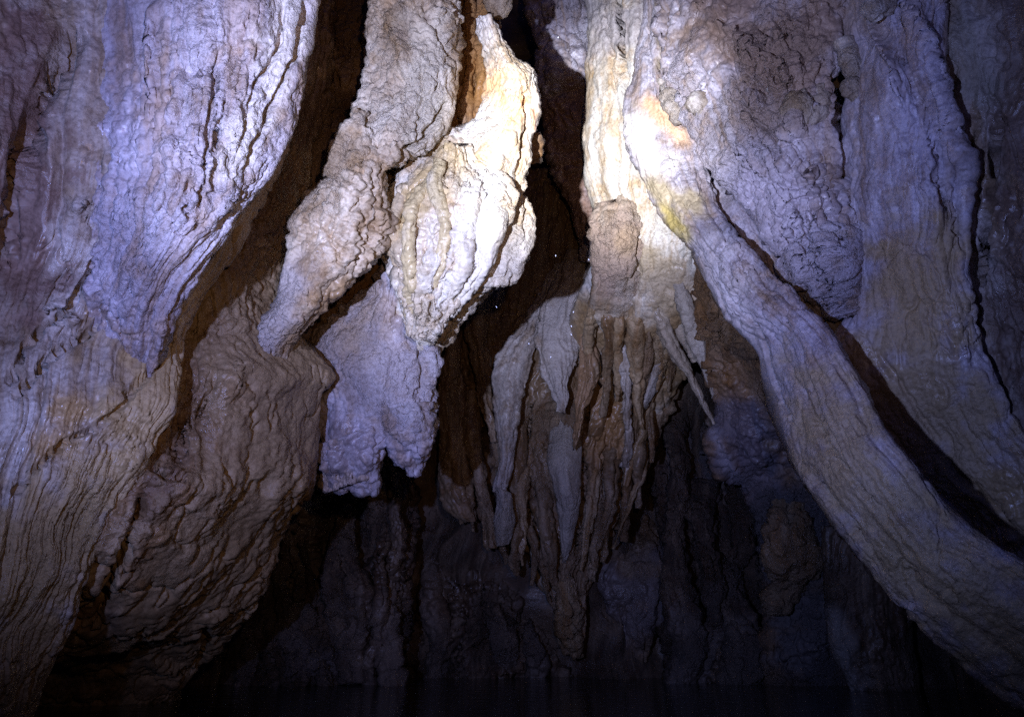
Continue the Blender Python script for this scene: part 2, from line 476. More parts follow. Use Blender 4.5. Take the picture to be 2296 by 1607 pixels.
# big left curtain
lc = thing('flowstone_curtain', 'huge grey flowstone curtain sweeping from upper left down to the bottom left corner', 'flowstone', (100, 1500, 3.4))
formation('body', [
    [(-330, -170, 3.0), (60, -170, 3.9), (400, -170, 4.3), (690, -170, 5.2)],
    [(-330, 0, 2.9), (60, 0, 3.8), (400, 0, 4.25), (690, 0, 5.15)],
    [(-330, 200, 2.8), (60, 180, 3.75), (400, 190, 4.2), (676, 200, 5.1)],
    [(-330, 330, 2.7), (60, 330, 3.7), (380, 330, 4.1), (650, 330, 5.0)],
    [(-330, 450, 2.93), (50, 450, 3.74), (350, 450, 4.09), (606, 440, 4.95)],
    [(-330, 600, 3.05), (30, 580, 3.77), (300, 570, 4.09), (540, 565, 4.85)],
    [(-330, 720, 3.35), (0, 720, 3.88), (250, 700, 4.09), (440, 695, 4.65)],
    [(-330, 830, 3.22), (-20, 820, 3.66), (220, 800, 3.94), (418, 800, 4.4)],
    [(-330, 950, 3.10), (-30, 920, 3.50), (200, 900, 3.78), (408, 895, 4.15)],
    [(-330, 1050, 3.03), (-60, 1010, 3.40), (170, 980, 3.68), (378, 965, 4.05)],
    [(-330, 1150, 2.99), (-80, 1120, 3.30), (130, 1090, 3.58), (335, 1055, 3.95)],
    [(-330, 1250, 2.95), (-100, 1230, 3.23), (80, 1200, 3.51), (262, 1155, 3.85)],
    [(-330, 1350, 2.91), (-120, 1330, 3.19), (50, 1300, 3.44), (200, 1255, 3.75)],
    [(-330, 1450, 2.91), (-150, 1440, 3.19), (10, 1410, 3.44), (160, 1365, 3.75)],
    [(-330, 1560, 2.93), (-160, 1550, 3.24), (-10, 1530, 3.49), (120, 1480, 3.8)],
    [(-330, 1680, 2.95), (-180, 1670, 3.29), (-40, 1650, 3.57), (80, 1600, 3.85)],
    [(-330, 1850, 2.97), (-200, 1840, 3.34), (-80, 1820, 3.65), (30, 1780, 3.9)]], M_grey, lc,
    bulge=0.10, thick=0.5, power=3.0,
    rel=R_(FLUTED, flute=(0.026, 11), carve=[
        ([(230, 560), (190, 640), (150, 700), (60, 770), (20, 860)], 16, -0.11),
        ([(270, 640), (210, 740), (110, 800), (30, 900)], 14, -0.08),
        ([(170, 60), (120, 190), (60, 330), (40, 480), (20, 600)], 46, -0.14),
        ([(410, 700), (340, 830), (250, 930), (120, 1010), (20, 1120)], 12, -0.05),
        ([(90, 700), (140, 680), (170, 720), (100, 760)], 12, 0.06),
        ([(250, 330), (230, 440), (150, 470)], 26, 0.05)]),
    tints=[([(30, 100), (60, 400), (50, 640)], 120, (0.15, 0.09, 0.07), 0.8), ([(330, 950), (150, 1180)], 55, (0.36, 0.29, 0.17), 0.55),  # far-left dark tint: torch falloff put into the stone colour
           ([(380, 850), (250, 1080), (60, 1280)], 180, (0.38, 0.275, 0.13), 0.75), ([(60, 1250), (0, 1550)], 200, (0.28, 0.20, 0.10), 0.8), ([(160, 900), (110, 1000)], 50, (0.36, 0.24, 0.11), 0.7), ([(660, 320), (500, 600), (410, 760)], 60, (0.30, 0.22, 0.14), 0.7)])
# overlay: the pleated, brightly lit sheet
formation('upper_sheet', [
    [(150, -170, 4.22), (330, -170, 4.05), (520, -170, 4.05), (715, -170, 4.35)],
    [(150, 0, 4.12), (330, 0, 3.95), (520, 0, 3.95), (706, 0, 4.25)],
    [(140, 130, 4.07), (320, 130, 3.90), (510, 120, 3.90), (690, 140, 4.20)],
    [(130, 250, 4.02), (300, 250, 3.85), (480, 250, 3.85), (655, 265, 4.15)],
    [(130, 350, 3.97), (290, 350, 3.80), (450, 350, 3.80), (605, 370, 4.10)],
    [(130, 450, 3.95), (270, 460, 3.80), (410, 460, 3.78), (535, 470, 4.10)],
    [(140, 550, 4.02), (260, 560, 3.88), (370, 570, 3.83), (478, 575, 4.00)],
    [(150, 640, 4.15), (230, 660, 4.00), (320, 680, 3.94), (410, 685, 4.00)],
    [(150, 720, 4.25), (210, 750, 4.17), (290, 790, 4.13), (360, 790, 4.05)],
    [(130, 790, 4.30), (180, 840, 4.35), (230, 870, 4.27), (290, 880, 4.15)],
    [(60, 900, 4.4), (110, 930, 4.35), (160, 970, 4.25), (215, 985, 4.25)]], M_mauve, lc,
    bulge=0.16, thick=0.3, power=2.6,
    rel=R_(FLUTED, flute=(0.06, 6), pop=(0.016, 13), carve=[
        ([(690, 0), (660, 130), (600, 260), (545, 380)], 10, -0.09),
        ([(640, 0), (620, 110), (570, 200), (540, 320)], 9, -0.07),
        ([(560, 20), (520, 160), (490, 280), (475, 420)], 12, -0.08),
        ([(500, 100), (470, 260), (450, 440), (440, 520)], 9, -0.06),
        ([(350, 0), (340, 120), (350, 240)], 18, 0.05),
        ([(430, 400), (410, 450), (430, 490)], 12, -0.05)]),
    tints=[([(660, 0), (600, 200), (520, 360)], 60, (0.62, 0.58, 0.54), 0.7)])

# lower left buttress that reaches the water
lb = thing('flowstone_buttress', 'broad brown flowstone buttress with rounded foot standing in the water at lower left', 'flowstone', (330, 1560, 6.0))
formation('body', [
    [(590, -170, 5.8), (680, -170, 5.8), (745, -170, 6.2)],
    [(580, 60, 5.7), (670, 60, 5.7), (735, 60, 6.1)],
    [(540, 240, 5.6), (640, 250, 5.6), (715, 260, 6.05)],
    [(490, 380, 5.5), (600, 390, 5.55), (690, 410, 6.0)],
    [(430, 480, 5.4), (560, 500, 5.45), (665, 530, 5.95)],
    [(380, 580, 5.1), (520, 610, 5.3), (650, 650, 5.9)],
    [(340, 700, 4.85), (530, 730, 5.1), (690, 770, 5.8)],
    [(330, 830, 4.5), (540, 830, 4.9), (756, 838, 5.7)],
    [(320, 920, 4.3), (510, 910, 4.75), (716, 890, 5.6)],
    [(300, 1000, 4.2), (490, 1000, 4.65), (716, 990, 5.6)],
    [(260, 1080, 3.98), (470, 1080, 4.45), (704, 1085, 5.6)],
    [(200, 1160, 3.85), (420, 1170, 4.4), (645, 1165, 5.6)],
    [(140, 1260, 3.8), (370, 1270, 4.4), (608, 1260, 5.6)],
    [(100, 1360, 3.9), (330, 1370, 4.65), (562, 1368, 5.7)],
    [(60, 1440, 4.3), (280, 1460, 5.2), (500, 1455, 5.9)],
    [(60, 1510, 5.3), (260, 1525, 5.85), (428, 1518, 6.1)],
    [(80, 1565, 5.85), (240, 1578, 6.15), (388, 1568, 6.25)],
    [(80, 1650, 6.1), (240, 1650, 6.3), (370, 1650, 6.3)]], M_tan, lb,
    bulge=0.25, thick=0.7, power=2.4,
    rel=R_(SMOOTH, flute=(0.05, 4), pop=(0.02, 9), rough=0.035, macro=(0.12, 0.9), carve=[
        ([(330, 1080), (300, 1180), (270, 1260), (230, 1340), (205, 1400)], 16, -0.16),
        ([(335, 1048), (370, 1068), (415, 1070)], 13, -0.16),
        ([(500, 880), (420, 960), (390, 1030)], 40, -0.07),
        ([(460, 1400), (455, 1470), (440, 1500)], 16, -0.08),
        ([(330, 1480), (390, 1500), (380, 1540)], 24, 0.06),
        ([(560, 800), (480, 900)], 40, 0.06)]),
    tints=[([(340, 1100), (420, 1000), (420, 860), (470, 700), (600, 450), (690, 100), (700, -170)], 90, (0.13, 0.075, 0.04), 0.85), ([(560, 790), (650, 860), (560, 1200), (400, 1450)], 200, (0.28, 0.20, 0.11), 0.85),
           ([(230, 1400), (150, 1500)], 60, (0.13, 0.10, 0.08), 0.6)])
spine('knob', [(385, 930, 4.75, 20), (392, 975, 4.72, 32), (388, 1020, 4.72, 34), (395, 1055, 4.75, 24), (400, 1066, 4.8, 8)], M_brown, lb, bulge=0.13, rel=POPCORN)

# nodular column
nc_ = thing('rock_column', 'long pale column crusted with popcorn nodules, leaning left from the roof', 'cave column', (590, 790, 5.2))
band('body',
    [(856, -170), (850, -60), (848, 20), (836, 100), (815, 190), (795, 260), (765, 340), (742, 410), (700, 450), (672, 520), (645, 590), (605, 680), (560, 770), (520, 850)],
    [(1010, -170), (1015, -60), (1022, 30), (1020, 130), (1014, 220), (1000, 290), (955, 350), (885, 400), (862, 470), (835, 540), (800, 600), (735, 665), (665, 745), (600, 860)],
    [(5.75, 5.6, 5.8), (5.6, 5.45, 5.65), (5.5, 5.35, 5.55), (5.3, 5.2, 5.4), (5.12, 5.1, 5.25), (5.3, 5.3, 5.4)], M_cream, nc_, bulge=0.13, thick=0.4, power=2.8,
    rel=R_(POPCORN, carve=[
        ([(940, 140), (950, 220), (930, 300), (905, 370)], 7, -0.07),
        ([(880, 150), (905, 190), (925, 180)], 6, -0.05),
        ([(1000, 230), (960, 300), (900, 340), (850, 400)], 9, -0.10),
        ([(830, 290), (822, 350), (780, 400), (745, 480), (735, 530)], 7, -0.09),
        ([(905, 20), (880, 60), (900, 120), (915, 160)], 12, 0.05),
        ([(955, 20), (990, 40), (1005, 80), (985, 100)], 14, 0.05)]),
    tints=[([(950, 60), (960, 330)], 70, (0.60, 0.54, 0.42), 0.6), ((905, 80), 22, (0.30, 0.22, 0.15), 0.7), ((955, 42), 16, (0.22, 0.16, 0.11), 0.8),
           ([(640, 620), (580, 760)], 60, (0.52, 0.48, 0.49), 0.6)])
for pts in ([(805, 252, 5.25, 9), (800, 272, 5.2, 12), (775, 300, 5.2, 15), (760, 345, 5.2, 15), (752, 385, 5.2, 15), (746, 392, 5.22, 8)],
            [(818, 285, 5.2, 8), (806, 320, 5.18, 12), (792, 360, 5.18, 12), (782, 388, 5.2, 7)]):
    spine('nodule', pts, M_cream, nc_, bulge=0.08, rel=R_(POPCORN, macro=(0.02, 2), pop=(0.03, 16)))

# ribbed brown drapery in the crevice
rb = thing('drapery', 'rust brown ribbed drapery in the shade to the right of the popcorn column', 'drapery', (1050, 330, 6.3))
band('body', [(985, -170), (985, 0), (985, 100), (980, 200), (975, 280), (960, 360)], [(1120, -170), (1120, 0), (1128, 90), (1112, 180), (1095, 260), (1100, 360)],
     (6.5, 6.3, 6.2, 6.1), M_brown, rb, bulge=0.12, thick=0.4, rel=R_(FLUTED, flute=(0.04, 10)), tints=[([(1060, -60), (1050, 300)], 90, (0.26, 0.13, 0.04), 0.9)])
for x0, hw in ((1012, 9), (1048, 10), (1082, 13)):
    spine('rib', [(x0 + 4, -150, 6.2, hw), (x0 + 3, 0, 6.15, hw), (x0 + 2, 120, 6.1, hw), (x0 - 2, 230, 6.05, hw * 0.9), (x0 - 6, 330 if x0 < 1070 else 250, 6.0, hw * 0.4)],
          M_brown, rb, rel=R_(FLUTED, macro=(0.03, 2)), tints=[((x0, 100), 300, (0.34, 0.17, 0.05), 0.9)])
spine('knob', [(1106, -14, 6.1, 6), (1112, 0, 6.05, 11), (1116, 14, 6.05, 11), (1120, 26, 6.1, 4)], M_cream, rb, bulge=0.1, rel=POPCORN)

# bright hanging mass
hm = thing('hanging_flowstone', 'white overexposed hanging flowstone with yellow fluted stalactites in the centre top', 'flowstone', (950, 780, 5.8))
band('body',
    [(1090, 30), (1088, 110), (1082, 190), (1074, 265), (1010, 300), (935, 375), (880, 440), (866, 510), (872, 580), (895, 640), (905, 700), (915, 760), (925, 800)],
    [(1108, 30), (1142, 118), (1190, 160), (1203, 260), (1203, 340), (1194, 400), (1206, 470), (1211, 530), (1186, 592), (1160, 630), (1085, 668), (1020, 745), (985, 795)],
    [(5.8, 5.65, 5.7), (5.8, 5.6, 5.6), (5.75, 5.6, 5.55), (5.75, 5.62, 5.58), (6.15, 6.1, 6.1)], M_white, hm, bulge=0.14, thick=0.35,
    rel=R_(POPCORN, pop=(0.02, 12), pop2=(0.012, 26), worm=(0.02, 6), flute=(0.03, 5), carve=[
        ([(1175, 190), (1180, 280), (1160, 380), (1155, 470)], 6, -0.08),
        ([(1186, 275), (1170, 340), (1162, 470)], 6, -0.08),
        ([(1200, 320), (1180, 420), (1170, 540)], 6, -0.07),
        ([(1040, 290), (1040, 350), (1090, 370), (1130, 410), (1150, 470)], 6, -0.08)]),
    tints=[([(1110, 190), (1150, 240)], 50, (0.66, 0.40, 0.18), 0.8), ([(1195, 250), (1203, 330)], 12, (0.45, 0.22, 0.10), 0.8),
           ([(980, 340), (1060, 370)], 40, (0.55, 0.42, 0.22), 0.6), ([(1170, 560), (1060, 690)], 50, (0.55, 0.50, 0.42), 0.6)])
spine('knob', [(1192, 295, 5.9, 10), (1200, 318, 5.9, 16), (1202, 345, 5.9, 14), (1198, 360, 5.9, 5)], M_brown, hm, bulge=0.1, rel=POPCORN)
band('front_lobe',
    [(1000, 330), (950, 385), (895, 430), (870, 480), (866, 540), (885, 595), (898, 650), (908, 710), (914, 745)],
    [(1050, 330), (1110, 380), (1148, 420), (1158, 465), (1136, 530), (1098, 600), (1050, 665), (1000, 720), (968, 755)],
    [(5.65, 5.5, 5.5), (5.5, 5.3, 5.32), (5.5, 5.35, 5.38), (5.7, 5.6, 5.62)], M_white, hm, bulge=0.12, thick=0.15,
    rel=R_(POPCORN, pop=(0.02, 13), pop2=(0.012, 26), flute=(0.07, 6), stretch=0.2, carve=[
        ([(1085, 400), (1075, 470), (1060, 520), (1065, 570)], 7, -0.09),
        ([(1000, 500), (1000, 560), (975, 640), (960, 720)], 9, -0.12),
        ([(935, 500), (925, 600), (925, 720)], 8, -0.12),
        ([(1065, 530), (1040, 600), (1010, 680)], 9, -0.12)]),
    tints=[([(985, 370), (930, 440), (890, 500)], 60, (0.50, 0.38, 0.19), 0.85), ([(900, 560), (930, 700)], 45, (0.50, 0.42, 0.30), 0.7), ([(1090, 420), (1080, 560)], 50, (0.78, 0.75, 0.68), 0.8)])
YEL = (0.52, 0.42, 0.22)
for pts, c in (([(988, 365, 5.36, 14), (975, 410, 5.26, 12), (985, 450, 5.21, 9), (996, 490, 5.19, 10), (999, 535, 5.21, 11), (984, 600, 5.31, 9), (965, 665, 5.46, 8), (958, 735, 5.61, 5)], YEL),
            ([(965, 400, 5.36, 14), (940, 440, 5.29, 13), (922, 490, 5.21, 12), (919, 560, 5.21, 12), (919, 640, 5.31, 10), (916, 665, 5.41, 11), (916, 735, 5.61, 8), (917, 744, 5.61, 4)], YEL),
            ([(905, 440, 5.51, 10), (886, 490, 5.41, 14), (880, 540, 5.41, 14), (893, 600, 5.51, 8), (903, 650, 5.61, 7), (908, 700, 5.64, 4)], (0.48, 0.38, 0.24)),
            ([(948, 480, 5.36, 8), (942, 560, 5.33, 8), (938, 640, 5.41, 7), (935, 700, 5.56, 5)], (0.45, 0.36, 0.24)),
            ([(1022, 500, 5.31, 12), (1028, 545, 5.23, 20), (1030, 590, 5.23, 19), (1012, 650, 5.36, 10), (988, 710, 5.51, 8), (975, 745, 5.64, 4)], (0.72, 0.66, 0.54)),
            ([(1105, 430, 5.36, 20), (1112, 490, 5.29, 26), (1092, 555, 5.29, 22), (1060, 625, 5.36, 15), (1018, 690, 5.51, 11), (980, 742, 5.64, 6)], (0.74, 0.70, 0.60)),
            ([(1055, 420, 5.33, 17), (1050, 470, 5.23, 20), (1052, 520, 5.23, 15), (1048, 560, 5.29, 8), (1040, 600, 5.36, 4)], (0.74, 0.70, 0.60)),
            ([(965, 560, 5.41, 8), (960, 640, 5.46, 7), (948, 720, 5.61, 6)], (0.62, 0.55, 0.44))):
    spine('stalactite', pts, M_white, hm, step=2.0, power=1.5, rel=R_(POPCORN, pop=(0.014, 17), pop2=(0.009, 30), macro=(0.03, 2.5), flute=(0.02, 12), rough=0.015),
          tints=[([(p[0], p[1]) for p in pts], 60, c, 0.75)])

# lumpy mass hanging below it
lm = thing('hanging_boulder', 'lumpy mauve hanging rock covered in nodules, two blunt tips over the dark water', 'hanging rock', (840, 1100, 5.9))
band('body',
    [(862, 560), (830, 640), (760, 700), (690, 770), (700, 840), (722, 880), (722, 950), (722, 1010), (724, 1050), (738, 1085)],
    [(905, 560), (912, 640), (925, 730), (986, 785), (976, 840), (964, 890), (966, 930), (948, 965), (866, 975), (830, 1050)],
    [(6.2, 6.1, 6.1), (6.1, 5.95, 6.0), (6.1, 5.9, 6.0), (6.05, 5.9, 5.95), (6.1, 5.95, 6.0)], M_mauve, lm, bulge=0.16, thick=0.5, power=2.8,
    rel=R_(POPCORN, pop=(0.045, 8), pop2=(0.025, 18), macro=(0.1, 1.3), carve=[([(880, 790), (870, 870), (862, 960)], 9, -0.04), ([(935, 760), (950, 830), (930, 900)], 7, -0.06),
         ([(920, 930), (945, 960), (930, 1000)], 8, -0.07)]),
    tints=[([(880, 800), (920, 900)], 90, (0.52, 0.47, 0.50), 0.6), ([(760, 780), (840, 700)], 80, (0.40, 0.31, 0.24), 0.6), ([(740, 1040), (840, 1090)], 60, (0.36, 0.28, 0.22), 0.7)])
spine('tip', [(785, 970, 5.85, 60), (800, 1030, 5.82, 50), (822, 1070, 5.85, 32), (832, 1092, 5.88, 24), (836, 1106, 5.92, 10)], M_mauve, lm, bulge=0.18, rel=POPCORN)
spine('tip', [(905, 900, 5.86, 55), (914, 970, 5.8, 42), (916, 1020, 5.84, 30), (918, 1042, 5.88, 20), (918, 1053, 5.9, 9)], M_mauve, lm, bulge=0.2, rel=POPCORN)
spine('tip', [(765, 1010, 5.85, 40), (770, 1050, 5.84, 36), (778, 1080, 5.86, 28), (784, 1096, 5.9, 12)], M_mauve, lm, bulge=0.15, rel=POPCORN)

# ------------------------------------------------------------------ centre back
# rear column, dim
rc = band('rock_column', [(1196, -170), (1200, 0), (1212, 140), (1222, 250), (1240, 340), (1264, 420), (1292, 500), (1312, 580)],
     [(1360, -170), (1360, 0), (1360, 140), (1362, 250), (1364, 340), (1364, 420), (1364, 500), (1362, 580)],
     (9.2, 8.9, 8.8, 8.8, 8.9), M_mauve, None, bulge=0.25, thick=0.5, rel=R_(KNOBBLY, macro=(0.12, 1)), tints=[([(1260, 260), (1290, 480)], 110, (0.24, 0.14, 0.09), 0.8)])  # brown tint: the shadow lying on this column put into its colour
rc['label'] = 'dim brown rear column in deep shadow between the two bright walls'; rc['category'] = 'cave column'

cd = thing('drapery', 'great fluted central drapery tapering to a blunt point above the water', 'drapery', (1285, 1475, 8.8))
band('body',
    [(1150, 380), (1120, 480), (1080, 580), (1030, 680), (1000, 780), (988, 880), (985, 980), (990, 1080), (1030, 1150), (1110, 1195), (1183, 1232), (1205, 1300), (1238, 1345), (1250, 1410), (1268, 1462)],
    [(1420, 380), (1440, 480), (1480, 580), (1540, 680), (1562, 770), (1520, 860), (1475, 945), (1443, 1040), (1425, 1100), (1398, 1170), (1358, 1226), (1328, 1290), (1316, 1350), (1310, 1410), (1300, 1466)],
    [(10.2, 9.8, 9.6), (9.8, 9.5, 9.3), (9.7, 9.3, 9.2), (9.5, 9.15, 9.1), (9.2, 9.0, 9.0), (8.95, 8.85, 8.9)], M_umber, cd, bulge=0.2, thick=0.5,
    rel=R_(FLUTED, flute=(0.16, 4.0), stretch=0.09, pop=(0.02, 8), rough=0.03, carve=[
        ([(1060, 760), (1050, 900), (1075, 1050), (1100, 1200)], 12, -0.15), ([(1190, 900), (1180, 1000), (1170, 1100), (1200, 1200)], 9, -0.1),
        ([(1320, 900), (1310, 1000), (1310, 1150), (1290, 1250)], 10, -0.12), ([(1360, 950), (1355, 1100), (1330, 1220)], 7, -0.08),
        ([(1400, 1020), (1395, 1120), (1370, 1190)], 7, -0.12), ([(1030, 700), (1010, 850), (1020, 980)], 12, -0.12)]),
    tints=[([(1350, 800), (1370, 1000)], 70, (0.30, 0.17, 0.07), 0.7), ([(1020, 900), (1040, 1140)], 60, (0.22, 0.12, 0.06), 0.8),
           ([(1060, 600), (1040, 800)], 90, (0.16, 0.10, 0.07), 0.6)])
DRAP = R_(FLUTED, flute=(0.06, 8), macro=(0.05, 1.8), pop=(0.012, 12), stretch=0.06)
def blade(L_, R__, D, m=M_tan, **kw):
    kw.setdefault('bulge', 0.17); kw.setdefault('thick', 0.12); kw.setdefault('power', 1.25); kw.setdefault('rel', DRAP); kw.setdefault('step', 2.0)
    if isinstance(D, tuple): D = (D[0] + 0.45,) + tuple(D)
    return band('fold', L_, R__, D, m, cd, **kw)
GREYB = (0.40, 0.36, 0.33)  # torchlight put into the colour: lit folds grey, the others browner
blade([(1235, 590), (1185, 690), (1130, 780), (1105, 860), (1115, 950), (1126, 1020), (1112, 1100)],
      [(1262, 590), (1222, 700), (1200, 790), (1180, 880), (1164, 960), (1150, 1030), (1136, 1106)], (9.0, 8.75, 8.6), M_grey)
blade([(1275, 560), (1228, 660), (1206, 750), (1213, 820), (1236, 880), (1250, 903), (1253, 924)],
      [(1345, 560), (1318, 660), (1302, 750), (1292, 820), (1272, 862), (1267, 895), (1264, 928)], (8.9, 8.65, 8.5), M_grey, tints=[([(1250, 700), (1260, 860)], 60, GREYB, 0.8)])
blade([(1335, 590), (1312, 690), (1300, 790), (1290, 870), (1286, 950), (1285, 1010)],
      [(1358, 590), (1340, 680), (1334, 760), (1345, 810), (1322, 870), (1305, 960), (1300, 1010)][:6], (8.7, 8.6, 8.6), M_umber, tints=[([(1325, 600), (1300, 950)], 50, (0.28, 0.17, 0.09), 0.9)])
for x0, y0, x1, y1, w, D0, mm in ((1346, 600, 1322, 860, 15, 8.0, M_tan), (1368, 640, 1350, 930, 16, 8.05, M_umber), (1398, 660, 1380, 900, 15, 8.1, M_tan), (1428, 620, 1440, 960, 18, 7.95, M_tan),
                               (1458, 640, 1428, 1010, 17, 8.1, M_umber), (1482, 680, 1466, 900, 17, 8.1, M_tan), (1512, 720, 1500, 880, 15, 8.1, M_umber), (1536, 740, 1528, 850, 12, 8.1, M_tan)):
    n = 6; a = []; b_ = []
    for q in range(n):
        t = q / (n - 1); xx = x0 + (x1 - x0) * t + 6 * math.sin(5 * t + x0); yy = y0 + (y1 - y0) * t; ww = w * (0.6 + 1.0 * t * (1 - t) * 2 - 0.45 * t)
        a.append((xx - max(ww, 2), yy)); b_.append((xx + max(ww, 2), yy))
    blade(a, b_, (D0, D0 + 0.3, D0 + 0.55, D0 + 0.65), mm, bulge=0.14)
blade([(1352, 640), (1365, 700), (1378, 780), (1390, 860), (1394, 950), (1396, 1050)],
      [(1392, 640), (1395, 700), (1402, 780), (1406, 860), (1406, 950), (1404, 1050)], (8.5, 8.5, 8.5, 8.7), M_grey)
spine('stalactite', [(1430, 600, 8.1, 12), (1420, 640, 8.2, 11), (1409, 690, 8.3, 10), (1400, 745, 8.4, 8), (1402, 800, 8.5, 5)], M_tan, cd, rel=DRAP)
blade([(1236, 930), (1232, 1000), (1241, 1070), (1250, 1140), (1258, 1205), (1262, 1262)],
      [(1300, 930), (1306, 1000), (1301, 1080), (1296, 1150), (1287, 1205), (1270, 1264)], (8.75, 8.6, 8.7), M_grey, rel=R_(DRAP, flute=(0.02, 6)), tints=[([(1268, 950), (1270, 1220)], 60, (0.34, 0.30, 0.25), 0.85)])
blade([(1112, 1090), (1110, 1150), (1112, 1195), (1114, 1230)], [(1155, 1106), (1158, 1150), (1156, 1190), (1138, 1226)], 8.5, M_grey, rel=R_(DRAP, flute=(0.01, 6)), tints=[((1132, 1160), 90, (0.30, 0.26, 0.21), 0.85)])  # stands for a lit patch between shadows, shaped as a grey fold
blade([(1005, 820), (992, 920), (984, 1020), (985, 1095), (1012, 1148), (1045, 1166)],
      [(1035, 820), (1040, 920), (1048, 1020), (1054, 1090), (1066, 1140), (1070, 1170)], (9.0, 8.8, 8.7), M_umber)
blade([(1045, 880), (1040, 960), (1052, 1040), (1070, 1110), (1088, 1170), (1097, 1220)],
      [(1075, 880), (1076, 960), (1085, 1040), (1097, 1110), (1106, 1160), (1103, 1222)], (8.9, 8.7, 8.6), M_umber)
blade([(1060, 650), (1050, 750), (1062, 850), (1085, 930), (1100, 990)], [(1100, 650), (1095, 750), (1098, 850), (1108, 930), (1112, 990)], (9.2, 9.0, 8.9), M_umber)
blade([(1432, 1000), (1425, 1060), (1405, 1130), (1380, 1190), (1362, 1226)], [(1455, 1000), (1445, 1060), (1424, 1120), (1394, 1180), (1367, 1229)], (8.7, 8.6, 8.7), M_tan)
blade([(1470, 690), (1462, 760), (1450, 830), (1430, 900), (1405, 960)], [(1500, 690), (1500, 760), (1492, 830), (1465, 900), (1420, 970)], (8.5, 8.6, 8.8), M_grey)
blade([(1150, 1010), (1158, 1080), (1166, 1150), (1170, 1210), (1171, 1262)], [(1186, 1010), (1190, 1080), (1188, 1150), (1182, 1210), (1176, 1264)], (8.8, 8.7, 8.6), M_tan)
blade([(1196, 1040), (1200, 1110), (1206, 1180), (1218, 1250), (1232, 1310)], [(1228, 1040), (1232, 1110), (1236, 1180), (1238, 1250), (1238, 1312)], (8.8, 8.7, 8.65), M_umber)
blade([(1316, 1000), (1314, 1080), (1312, 1150), (1306, 1220), (1298, 1280)], [(1350, 1000), (1346, 1080), (1338, 1150), (1322, 1220), (1303, 1284)], (8.8, 8.7, 8.65), M_tan)
blade([(1362, 990), (1362, 1060), (1356, 1130), (1344, 1200), (1330, 1250)], [(1392, 990), (1390, 1060), (1380, 1130), (1360, 1200), (1336, 1252)], (8.8, 8.7, 8.65), M_umber)
blade([(1440, 820), (1436, 900), (1424, 960), (1404, 1030), (1398, 1090)], [(1474, 820), (1462, 900), (1444, 960), (1420, 1030), (1404, 1092)], (8.8, 8.75, 8.7), M_tan)
blade([(1140, 880), (1136, 960), (1140, 1040), (1146, 1110), (1160, 1180)], [(1180, 900), (1178, 960), (1176, 1040), (1170, 1110), (1166, 1182)], (9.0, 8.9, 8.8), M_umber)
blade([(1006, 700), (992, 800), (986, 900), (996, 980), (1012, 1050)], [(1040, 700), (1032, 800), (1024, 900), (1022, 980), (1018, 1052)], (9.2, 9.0, 8.9), M_umber)
for x, y0, y1, w, lean in ((1010, 1060, 1172, 13, 22), (1046, 1080, 1196, 11, 18), (1078, 1100, 1236, 12, 16), (1128, 1150, 1262, 10, 6), (1152, 1150, 1284, 9, 6), (1186, 1180, 1300, 9, 10),
                           (1216, 1230, 1352, 10, 12), (1340, 1150, 1300, 9, -8), (1372, 1100, 1262, 9, -14), (1404, 1070, 1212, 8, -14), (1442, 960, 1140, 9, -16), (1470, 880, 1040, 8, -14)):
    spine('stalactite', [(x, y0, 8.9, w), (x + lean * 0.4, (y0 * 2 + y1) / 3, 8.72, w), (x + lean * 0.8, (y0 + 2 * y1) / 3, 8.7, w * 0.75), (x + lean, y1, 8.75, 2.5)], M_umber, cd, power=1.5, step=2.0, rel=R_(DRAP, macro=(0.07, 2.2)))
spine('tip', [(1262, 1310, 8.7, 22), (1270, 1370, 8.65, 22), (1272, 1420, 8.65, 20), (1284, 1455, 8.7, 17), (1290, 1474, 8.75, 6)], M_tan, cd, rel=R_(KNOBBLY, worm=(0.02, 5)))
# tan ribs falling from the right-hand pillar
for pts, m in (([(1452, 590, 7.9, 16), (1470, 670, 7.95, 18), (1492, 740, 8.0, 18), (1520, 800, 8.0, 14), (1548, 838, 8.0, 10), (1572, 885, 8.0, 8), (1594, 930, 8.0, 6), (1604, 965, 8.0, 3)], M_tan),
               ([(1512, 560, 7.6, 16), (1530, 640, 7.65, 16), (1545, 710, 7.7, 16), (1564, 780, 7.75, 14), (1580, 835, 7.8, 10), (1598, 885, 7.85, 5)], M_grey),
               ([(1488, 560, 7.9, 14), (1505, 640, 7.95, 13), (1520, 700, 8.0, 12), (1540, 770, 8.05, 9), (1556, 810, 8.1, 4)], M_tan)):
    spine('rib', pts, m, cd, bulge=0.2, rel=R_(DRAP, flute=(0.03, 14)), tints=[([(p[0], p[1]) for p in pts], 70, (0.38, 0.34, 0.28), 0.6)])

# second, lower drapery to its right
o = band('drapery', [(1380, 1130), (1352, 1250), (1345, 1320), (1372, 1400), (1398, 1470), (1408, 1532)], [(1450, 1130), (1500, 1250), (1503, 1320), (1475, 1400), (1442, 1460), (1426, 1534)],
     (10.4, 9.3, 9.1, 9.05, 9.0, 9.0), M_umber, None, bulge=0.25, thick=0.35, rel=R_(FLUTED, flute=(0.16, 4), macro=(0.1, 1.5)), tints=[((1430, 1360), 190, (0.12, 0.10, 0.10), 0.8)])
tag(o, 'dark pointed drapery just right of the central drapery tip, almost touching the water', 'drapery')

